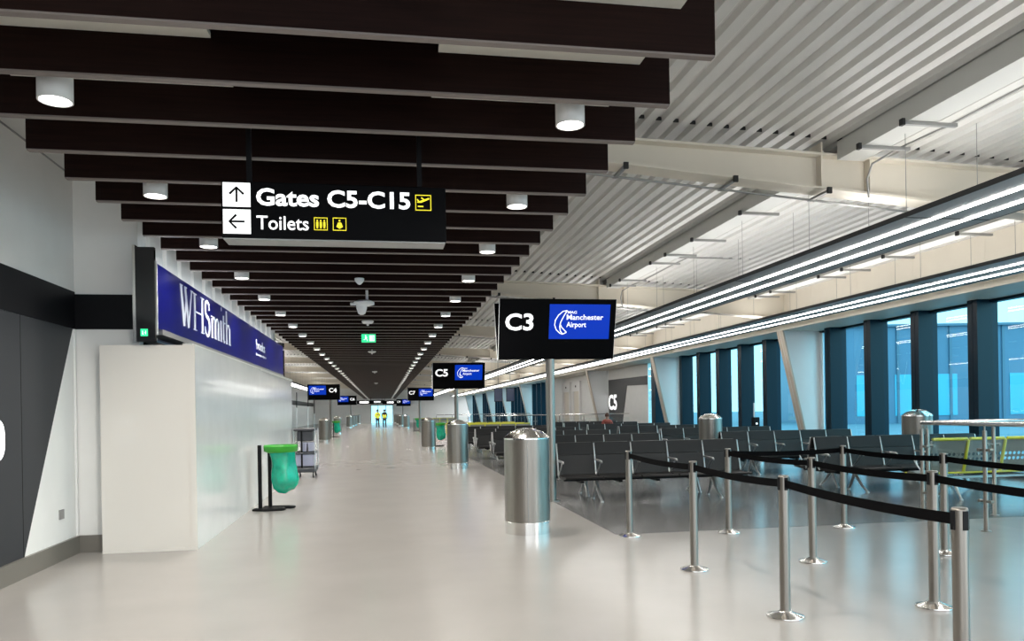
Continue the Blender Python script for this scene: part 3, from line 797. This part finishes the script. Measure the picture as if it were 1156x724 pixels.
handrail('handrail', 'stainless handrail with glass in front of the yellow seats', [(7.02, 8.98), (8.02, 9.0), (9.1, 9.02), (10.2, 9.04)])
handrail('handrail', 'distant stainless handrail in front of the dark C5 wall', [(5.0+1.25*k, 37.5) for k in range(7)])
handrail('handrail', 'far stainless handrail below the row of tapered columns', [(4.0+1.2*k, 58) for k in range(7)])

# ------------------------------------------------------------------ shop hoarding and fascia
root = empty('shop_hoarding', (-2.07, 9.03, 0), label='glossy white temporary hoarding boxing in the shopfront', cat='hoarding')
MB().box(-.98, 0, 0, 0, .02, 2.29).build('front_panel', M['hoard'], root)
MB().box(-.05, -.012, 0, .012, 0, 2.29).build('corner_strip', M['hoard'], root)
for k in range(8):
    MB().box(-.022-.006*k-.004, .02+k*1.21, 0, -.006*k, .02+(k+1)*1.21-.006, 2.29).build('panel', M['hoard_side'], root)
b = MB(); b.box(-.98, -.008, 0, -.05, -.0, .03); b.build('base_strip', M['hoard'], root)
MB().box(-.12, .02, 2.27, -.02, 9.7, 2.31).build('top_rail', M['beam_grey'], root)
MB().box(-.95, .02, 2.255, -.1, 9.6, 2.275).build('roof_board', M['charcoal'], root)

root = empty('shop_fascia', (-2.45, 8.95, 0), label='blue illuminated shop fascia with white serif lettering above the hoarding', cat='shop sign')
MB().box(-.18, 0.07, 2.48, 0, 11.0, 3.2).build('fascia_panel', M['fascia'], root)
pr = MB().box(-.2, -.0, 2.32, 0, .06, 3.36).build('black_pier', M['gloss_black'], root)
MB().box(-.225, -.01, 2.32, -.195, .1, 3.38).build('pier_edge', M['steel_bright'], pr)
MB().box(-.003, .058, 2.40, .012, .075, 3.22).build('pier_edge', M['lamp_body'], pr)
MB().box(-.20, 11.0, 2.3, .0, 11.3, 3.3).build('black_pier', M['gloss_black'], root)
MB().box(-.18, .25, 2.42, .012, 11.0, 2.48).build('bottom_trim', M['zinc'], root)
st = MB().box(-.15, -.004, 2.38, -.075, -.0, 2.46).build('green_sticker', M['exit_green'], pr)
b = MB(); b.box(-.132, -.006, 2.40, -.125, -.004, 2.44); b.box(-.132, -.006, 2.40, -.115, -.004, 2.405); b.box(-.1, -.006, 2.40, -.094, -.004, 2.44); b.box(-.112, -.006, 2.415, -.094, -.004, 2.42)
b.build('sticker_mark', M['sign_white'], st)
# serif letters W H S m i t h drawn as strokes on the fascia plane (x is +Y of the scene)
lt = MB(); X0 = .001; NX = (1,0,0)
zb, zc, zx = 2.635, 3.13, 2.96
def stroke(pts, w_): lt.ribbon([(X0, p[0]-8.95, p[1]) for p in pts], [q*.68 for q in w_] if isinstance(w_, list) else w_*.68, NX, .012)
def serif(y, z, w_=.13): stroke([(y-w_/2, z), (y+w_/2, z)], .018)
# W
a, e = 10.0, 10.62; t = .085
for (p, q, wd) in (((a+.06, zc), (a+.2, zb), .085), ((a+.2, zb), (a+.32, zc-.1), .035), ((a+.26, zc), (a+.42, zb), .085), ((a+.42, zb), (e-.03, zc), .035)): stroke([p, q], wd)
serif(a+.06, zc); serif(a+.27, zc, .12); serif(e-.03, zc)
# H
a, e = 10.60, 11.30
stroke([(a+.15, zb), (a+.15, zc)], .085); stroke([(e-.12, zb), (e-.12, zc)], .085); stroke([(a+.15, 2.89), (e-.12, 2.89)], .028)
for y in (a+.15, e-.12): serif(y, zc-.008, .2); serif(y, zb+.008, .2)
# S
c = 11.49; S_ = []
for q in range(0, 13):
    tt = math.radians(20+q*20); S_.append((c+.13*math.cos(tt), 3.015+.11*math.sin(tt)))
for q in range(0, 13):
    tt = math.radians(90-q*20); S_.append((c+.14*math.cos(tt), 2.765+.135*math.sin(tt)))
stroke(S_, [.03+.05*abs(math.sin(PI*i/(len(S_)-1))) for i in range(len(S_))])
stroke([(c+.125, zc-.02), (c+.125, zc-.12)], .016); stroke([(c-.14, zb+.02), (c-.14, zb+.12)], .016)
# m
for y in (11.80, 12.02, 12.24): stroke([(y, zb), (y, zx-.04)], .07); serif(y, zb+.008, .13)
for y in (11.80, 12.02): stroke([(y+.02, zx-.1), (y+.08, zx-.02), (y+.14, zx-.01), (y+.21, zx-.06)], .034)
serif(11.77, zx-.01, .1)
# i
stroke([(12.43, zb), (12.43, zx)], .07); serif(12.43, zb+.008, .13); serif(12.41, zx-.008, .09)
dot = [(X0, 12.43-8.95+.04*math.cos(PI*q/6), zc+.01+.035*math.sin(PI*q/6)) for q in range(12)]
lt.add([(p[0]+.012, p[1], p[2]) for p in dot], [list(range(12))])
# t
stroke([(12.62, zx+.1), (12.62, zb+.05), (12.66, zb+.012), (12.72, zb+.03)], [.05,.07,.05,.02]); stroke([(12.54, zx-.01), (12.74, zx-.01)], .028)
# h
stroke([(12.85, zb), (12.85, zc+.03)], .07); stroke([(13.09, zb), (13.09, zx-.06)], .07); stroke([(12.87, zx-.1), (12.95, zx-.015), (13.02, zx-.01), (13.085, zx-.07)], .034)
serif(12.85, zb+.008, .13); serif(13.09, zb+.008, .13); serif(12.83, zc+.02, .08)
lt.build('lettering', M['letter'], root)
MB().box(-.16, .3, 3.205, -.1, 10.9, 3.22).build('added_glow_strip', M['added_glow'], root)  # unseen glowing strip added on the fascia top to brighten the bulkhead
# smaller two-line mark further along
text('small_lettering', 'books', 0, 1.1, .19, (.001, 15.8-8.95, 2.80), 'plusx', M['letter'], root, bold=.0, th=.01)
b = MB()
for k in range(9): b.ribbon([(.001, 15.75-8.95+k*.15, 2.70), (.001, 15.75-8.95+k*.15+.1, 2.70)], .035 if k % 3 else .055, NX, .006)
b.build('small_lettering', M['letter'], root)

# ------------------------------------------------------------------ green bag stands, cleaning trolley
def make_bag_stand():
    root = empty('bag_stand')
    b = MB(); b.box(-.03, -.03, .03, .025, .03, 1.02, b=.006); b.build('post', M['black'], root)
    b = MB(); b.box(.10, .12, .03, .155, .18, .96, b=.006); b.build('post', M['black'], root)
    b = MB()
    for (cx_, cy_) in ((.10, -.1), (.22, .16)):
        P = [(cx_-.2+.0, cy_-.02, .02)] + [(cx_+.28*math.cos(q*PI/8-PI/2), cy_+.10*math.sin(q*PI/8-PI/2), .02) for q in range(9)] + [(cx_-.2, cy_+.1, .02)]
        b.tube(P, .018, 8)
    b.box(-.1, -.05, .0, .36, .05, .03); b.box(-.05, .1, .0, .45, .2, .025)
    b.build('base', M['black'], root)
    b = MB(); b.lathe([(.20, .90), (.255, .92), (.262, 1.0), (.262, 1.0), (.25, 1.02), (.225, 1.02), (.225, 1.02), (.215, .93)], (.32, 0, 0), 28); b.build('ring', M['green_ring'], root)
    b = MB(); n = 28; prof = [(.225, .985), (.20, .90), (.185, .80), (.182, .7), (.19, .6), (.205, .48), (.19, .34), (.13, .27), (.04, .25), (.001, .25)]
    vs = []; fs = []
    for i, (r_, z) in enumerate(prof):
        for k in range(n):
            a = 2*PI*k/n; f_ = 1 + (.06*math.sin(5*a+i*.6)+.04*math.sin(9*a-i))*min(1, i*.4)
            sh = .05*math.sin(i/9*PI) + .03*max(0, i-4)*.5
            vs.append((.32+sh+r_*f_*math.cos(a), r_*f_*math.sin(a), z-.06*max(0, math.cos(a))*(-1 if i > 5 else 0)))
    for i in range(len(prof)-1):
        for k in range(n): fs.append((i*n+k, i*n+(k+1) % n, (i+1)*n+(k+1) % n, (i+1)*n+k))
    b.add(vs, fs, sm=True); b.build('bag', M['green_bag'], root)
    return root
proto = make_bag_stand(); proto.location = (-1.91, 12.5, 0)
tag(proto, 'green bin bag on a black double post stand beside the white hoarding', 'bag stand', 'green bag stands')
for (x, y, rz, lab) in ((2.1, 33.3, 0, 'green bag stand between the two bins near the C5 pole'), (2.4, 60.6, 0, 'green bag stand at the foot of the gate C7 pole'),
                        (-3.2, 49.2, 0, 'small green bag stand behind the left bin at the C4 pole')):
    o = copy_tree(proto); o.location = (x, y, 0); o.rotation_euler = (0,0,rz); tag(o, lab, 'bag stand', 'green bag stands')

root = empty('cleaning_trolley', (-1.775, 18.9, 0), label='grey cleaning trolley with lilac buckets and mop handles past the hoarding', cat='trolley')
root.scale = (.66, 1, 1)
MB().box(-.42, -.5, .13, .3, .4, .24, b=.02).build('platform', M['grey_plastic'], root)
for (xw, yw) in ((-.33, -.4), (.23, -.4), (-.33, .3), (.23, .3)):
    wv = MB(); wv.tube([(xw-.022, yw, .075), (xw+.022, yw, .075)], .075, 16); wo = wv.build('wheel', M['rubber'], root)
    b = MB(); b.tube([(xw-.026, yw, .075), (xw+.026, yw, .075)], .03, 10); b.build('hub', M['lamp_body'], wo)
    MB().box(xw-.03, yw-.02, .11, xw+.03, yw+.02, .15).build('castor', M['zinc'], root)
def bucket(x0, x1, y0, y1, z0, z1):
    b = MB(); t = .03
    vs = [(x0+t,y0+t,z0),(x1-t,y0+t,z0),(x1-t,y1-t,z0),(x0+t,y1-t,z0),(x0,y0,z1),(x1,y0,z1),(x1,y1,z1),(x0,y1,z1)]
    b.add(vs, [(0,3,2,1),(4,5,6,7),(0,1,5,4),(1,2,6,5),(2,3,7,6),(3,0,4,7)]); b.box(x0-.012, y0-.012, z1-.02, x1+.012, y1+.012, z1+.005); return b
bucket(-.40, .26, -.46, .3, .28, .54).build('bucket', M['lilac'], root)
bucket(-.22, .02, -.44, .2, .62, .82).build('bucket', M['lilac'], root); bucket(.05, .24, -.44, .2, .62, .82).build('bucket', M['lilac'], root)
MB().box(-.42, -.5, .555, .3, .38, .60, b=.015).build('shelf', M['grey_plastic'], root)
b = MB(); b.box(-.30, -.46, .86, .22, .3, 1.1, b=.02); b.box(-.42, -.5, 1.1, .3, .38, 1.16, b=.015); b.build('caddy', M['grey_plastic'], root)
b = MB()
for (xx, yy) in ((-.42, -.46), (.30, -.46), (-.42, .36), (.30, .36)): b.tube([(xx, yy, .2), (xx, yy, 1.15)], .016, 8)
b.build('frame', M['alu'], root)
for (xx, yy, zt_) in ((-.36, -.2, 2.0), (.05, -.3, 2.02), (.2, .2, 1.85)):
    h_ = MB(); h_.tube([(xx, yy, .3), (xx+.02, yy, zt_)], .012, 8); ho = h_.build('mop_handle', M['alu'], root)
    MB().tube([(xx+.017, yy, zt_-.35), (xx+.02, yy, zt_+.01)], .017, 8).build('grip', M['black'], ho)
MB().box(-.18, -.475, .2, -.12, -.46, 1.1).build('strap', M['black'], root)

# ------------------------------------------------------------------ ceiling devices
root = empty('smoke_detector', (-.31, 11.6, 3.5), label='small white dome sensor under the slats, before the camera unit', cat='sensor')
MB().lathe([(.0, .0), (.07, .0), (.07, .0), (.07, -.03), (.05, -.06), (.02, -.09), (.001, -.095)], n=20).build('dome', M['device'], root)
root = empty('ceiling_camera', (-.28, 13.1, 3.3), label='white security camera unit on a short stem under the slats', cat='camera')
MB().tube([(.05, 0, .08), (.05, 0, .26)], .022, 12).build('stem', M['device'], root)
MB().lathe([(.001, .09), (.1, .09), (.17, .06), (.17, .06), (.17, .02), (.1, .0), (.001, .0)], n=24).build('mount', M['device'], root)
MB().lathe([(.09, .0), (.085, -.05), (.06, -.13), (.03, -.15), (.001, -.15)], (-.04, 0, 0), 20).build('dome', M['device'], root)
MB().tube([(-.1, -.02, .03), (-.22, -.06, .02)], .025, 10).build('arm', M['device'], root)
root = empty('exit_sign', (-.31, 19.0, 3.22), label='small green running man exit sign hanging under the slats', cat='sign')
MB().box(-.17, 0, .0, .17, .03, .2, b=.005).build('sign_box', M['exit_green'], root)
b = MB(); b.lathe([(.018, 0), (.001, .0)], (0, 0, 0), 4)
b = MB(); nn = (0,-1,0); yq = -.002
b.ribbon([(-.06, yq, .10), (-.075, yq, .13)], .035, nn, .002); b.box(-.085, -.004, .15, -.055, -.002, .175)
b.ribbon([(-.06, yq, .1), (-.04, yq, .07), (-.03, yq, .03)], .016, nn, .002); b.ribbon([(-.065, yq, .1), (-.09, yq, .07), (-.12, yq, .06)], .016, nn, .002); b.ribbon([(-.07, yq, .135), (-.03, yq, .115)], .012, nn, .002)
b.box(.02, -.004, .03, .14, -.002, .17); b.build('pictogram', M['sign_white'], root)
MB().box(.095, -.006, .05, .115, -.004, .15).build('pictogram', M['exit_green'], root)
MB().box(-.01, .01, .2, .01, .02, .32).build('hanger', M['black'], root)
for (x, y, lab) in ((-.29, 16.9, 'flat white sensor disc under the slats just before the exit sign'), (-.31, 25.2, 'flat white sensor disc under the slats beyond the exit sign'),
                    (-.35, 37.5, 'white sensor far along the slat ceiling centre line'), (-.4, 52, 'tiny white sensor furthest along the slat ceiling centre line')):
    root = empty('ceiling_sensor', (x, y, 3.44), label=lab, cat='sensor', group='white sensors on the slat ceiling')
    MB().lathe([(.001, .06), (.12, .06), (.13, .03), (.13, .03), (.1, .0), (.03, -.01), (.03, -.01), (.02, -.05), (.001, -.05)], n=20).build('disc', M['device'], root)
    MB().tube([(0,0,.06), (0,0,.2)], .015, 8).build('stem', M['device'], root)
for (x, y, zc_, w_, lab) in ((-2.2, 92, 2.75, 2.4, 'distant black hanging sign left of the corridor end'), (.9, 96, 2.75, 1.8, 'distant black hanging sign right of the corridor end'), (-.8, 104, 2.95, 2.2, 'furthest hanging sign over the middle of the corridor')):
    root = empty('hanging_sign', (x, y, zc_), label=lab, cat='sign')
    MB().box(-w_/2, 0, -.22, w_/2, .1, .22, b=.01).build('sign_box', M['sign_black'], root)
    b = MB(); b.box(-w_*.2, -.006, -.1, w_*.25, 0, .1); b.build('face_strip', M['sign_white'], root)
    for q in (-.35, .35): MB().box(w_*q-.02, .03, .22, w_*q+.02, .07, .6).build('hanger', M['black'], root)
for (x, y, lab) in ((7.55, 50, 'left of the two dark screens hanging before the far tapered columns'), (8.35, 50, 'right of the two dark screens hanging before the far tapered columns')):
    root = empty('hanging_screen', (x, y, 2.55), label=lab, cat='screen', group='dark hanging screens')
    MB().box(-.28, 0, -.45, .28, .08, .45, b=.01).build('screen_case', M['charcoal'], root)
    MB().box(-.25, -.006, -.41, .25, 0, .41).build('screen', mat('screen_dim', (.07, .09, .16), .2), root)
    MB().box(-.02, .03, .45, .02, .06, 2.2).build('hanger', M['zinc'], root)

root = empty('board_stand_in', (11.46, 22.3, 0), label='black stand-in for a small board with a slim pale post by the left window bay', cat='pedestal')  # pedestal stands in for a small black board showing in the window
MB().box(-.1, -.08, 0, .1, .08, 1.17, b=.01).build('pedestal', M['black'], root)
MB().box(-.03, -.084, .95, .03, -.08, 1.0).build('light_spot', M['sign_white'], root)
MB().box(-.05, 0, 1.17, -.02, .03, 1.62).build('post', M['device'], root)
# ------------------------------------------------------------------ people
def skin_mesh(name, verts, edges, radii, sub=1):
    me = bpy.data.meshes.new(name); me.from_pydata(verts, edges, [])
    ob = bpy.data.objects.new(name, me); COL.objects.link(ob)
    md = ob.modifiers.new('skin', 'SKIN'); md.use_smooth_shade = True
    for i, r_ in enumerate(radii): me.skin_vertices[0].data[i].radius = (r_, r_*.85) if not isinstance(r_, tuple) else r_
    me.skin_vertices[0].data[0].use_root = True
    ob.modifiers.new('sub', 'SUBSURF').levels = sub
    dg = bpy.context.evaluated_depsgraph_get(); dg.update()
    out = bpy.data.meshes.new_from_object(ob.evaluated_get(dg)); bpy.data.objects.remove(ob); return out
def person(name, loc, rz, label, joints, top, legs_m, hair, tunic):
    root = empty('person', loc, rz, label, 'person')
    j = joints
    names = list(j.keys()); idx = {n_: i for i, n_ in enumerate(names)}
    E_ = [('pelvis','belly'),('belly','chest'),('chest','neck'),('neck','head'),('head','crown')]
    for s_ in 'LR':
        E_ += [('chest','sh'+s_),('sh'+s_,'el'+s_),('el'+s_,'wr'+s_),('wr'+s_,'ha'+s_),('pelvis','hip'+s_),('hip'+s_,'kn'+s_),('kn'+s_,'an'+s_),('an'+s_,'toe'+s_)]
    rad = dict(pelvis=.13, belly=.125, chest=.145, neck=.055, head=.09, crown=.075)
    for s_ in 'LR': rad.update({'sh'+s_:.07,'el'+s_:.045,'wr'+s_:.032,'ha'+s_:.04,'hip'+s_:.09,'kn'+s_:.06,'an'+s_:.042,'toe'+s_:.035})
    me = skin_mesh('body', [j[n_] for n_ in names], [(idx[a], idx[c]) for a, c in E_], [rad[n_] for n_ in names])
    me.materials.clear(); me.materials.append(M['skin']); b_ = bpy.data.objects.new('body', me); COL.objects.link(b_); b_.parent = root
    def garment(nm, keys, edges, k, m_):
        ii = {n_: i for i, n_ in enumerate(keys)}
        g_ = skin_mesh(nm, [j[n_] for n_ in keys], [(ii[a], ii[c]) for a, c in edges], [rad[n_]*k+.012 for n_ in keys])
        g_.materials.clear(); g_.materials.append(m_); o_ = bpy.data.objects.new(nm, g_); COL.objects.link(o_); o_.parent = root
    garment('trousers', ['pelvis','hipL','knL','anL','hipR','knR','anR'], [('pelvis','hipL'),('hipL','knL'),('knL','anL'),('pelvis','hipR'),('hipR','knR'),('knR','anR')], 1.12, legs_m)
    garment('sleeves', ['chest','shL','elL','wrL','shR','elR','wrR'], [('chest','shL'),('shL','elL'),('elL','wrL'),('chest','shR'),('shR','elR'),('elR','wrR')], 1.1, tunic)
    garment('vest', ['belly','pelvis','chest','shL','shR'], [('belly','pelvis'),('belly','chest'),('chest','shL'),('chest','shR')], 1.14, top)
    hd = Vector(j['head']); cr = Vector(j['crown'])
    MB().lathe([(.001,.125),(.06,.11),(.095,.06),(.105,.0),(.1,-.04)], (cr.x, cr.y+.012, cr.z-.05), 16).build('hair', hair, root)
    b = MB()
    for s_ in (-1, 1): b.lathe([(.001,.012),(.012,.0),(.001,-.012)], (hd.x+s_*.034, hd.y-.085, hd.z+.035), 8)
    b.build('eyes', M['black'], root)
    MB().lathe([(.001,.03),(.016,-.02),(.001,-.026)], (hd.x, hd.y-.092, hd.z), 8).build('nose', M['skin'], root)
    return root
def standing(step):
    j = dict(pelvis=(0,0,.95), belly=(0,0,1.1), chest=(0,.0,1.35), neck=(0,0,1.53), head=(0,-.01,1.63), crown=(0,-.005,1.74))
    for s_, sg in (('L', 1), ('R', -1)):
        f_ = step*sg
        j.update({'sh'+s_:(sg*.19,0,1.43),'el'+s_:(sg*.25,.04*f_,1.15),'wr'+s_:(sg*.24,-.06-.08*f_,.92),'ha'+s_:(sg*.235,-.09-.09*f_,.83),
                  'hip'+s_:(sg*.1,0,.9),'kn'+s_:(sg*.1,-.1-.1*f_*.5,.5),'an'+s_:(sg*.1,-.16*f_,.09),'toe'+s_:(sg*.11,-.16*f_-.17,.04)})
    return j
person('person', (-.48, 73, 0), .1, 'person walking in yellow hi-vis vest and dark trousers, left of the far pair', standing(1), M['hivis'], M['trousers'], M['hair'], M['hivis'])
person('person', (.16, 73.3, 0), -.1, 'person walking in open yellow hi-vis vest over black, right of the far pair', standing(-1), M['hivis'], M['trousers'], M['hair'], M['trousers'])
j = dict(pelvis=(0,-.22,.53), belly=(0,-.2,.68), chest=(0,-.17,.9), neck=(0,-.2,1.07), head=(0,-.23,1.16), crown=(0,-.22,1.27))
for s_, sg in (('L', 1), ('R', -1)):
    j.update({'sh'+s_:(sg*.18,-.17,.98),'el'+s_:(sg*.23,-.25,.72),'wr'+s_:(sg*.12,-.45,.62),'ha'+s_:(sg*.06,-.52,.62),'hip'+s_:(sg*.1,-.26,.52),'kn'+s_:(sg*.11,-.66,.52),'an'+s_:(sg*.11,-.68,.09),'toe'+s_:(sg*.11,-.85,.04)})
person('person', (9.35, 31.45, 0), 0, 'person with auburn hair sitting in the back seats before the C5 wall', j, M['red_top'], M['trousers'], M['auburn'], M['red_top'])

sl = bpy.data.lights.new('daylight', 'SUN'); sl.energy = 2.6; sl.angle = math.radians(70); sl.color = (.93, .98, 1.0)
so = bpy.data.objects.new('daylight', sl); COL.objects.link(so); so.location = (30, -10, 20)
so.rotation_euler = Vector((-.85, .42, -.36)).to_track_quat('-Z', 'Y').to_euler()
# ------------------------------------------------------------------ outside
struct(MB().box(12.8, -30, -.6, 260, 300, -.5).build('ground', M['apron']))
root = empty('pier_building', (0,0,0), rz=-th, label='blue-grey terminal pier with flat roof seen through the right-hand glazing', cat='building')
A0, A1, DD, HB = 34.5, 90, 80, 9.6
MB().box(A0, DD, -.5, A1, DD+20, HB).build('wall', M['pier'], root)
MB().box(A0-.3, DD-.4, HB, A1+.3, DD+20.4, HB+.25).build('roof', M['pier_roof'], root)
for k in range(14):
    b = MB().box(A0+1.5+k*4, DD-.06, .3, A0+2.6+k*4+(k % 3)*.7, DD, 4.6).build('pane', M['pier_glass'], root)
for k in range(10): MB().box(A0+.2+k*5.5, DD-.15, -.5, A0+.45+k*5.5, DD, HB).build('pilaster', M['pier_roof'], root)
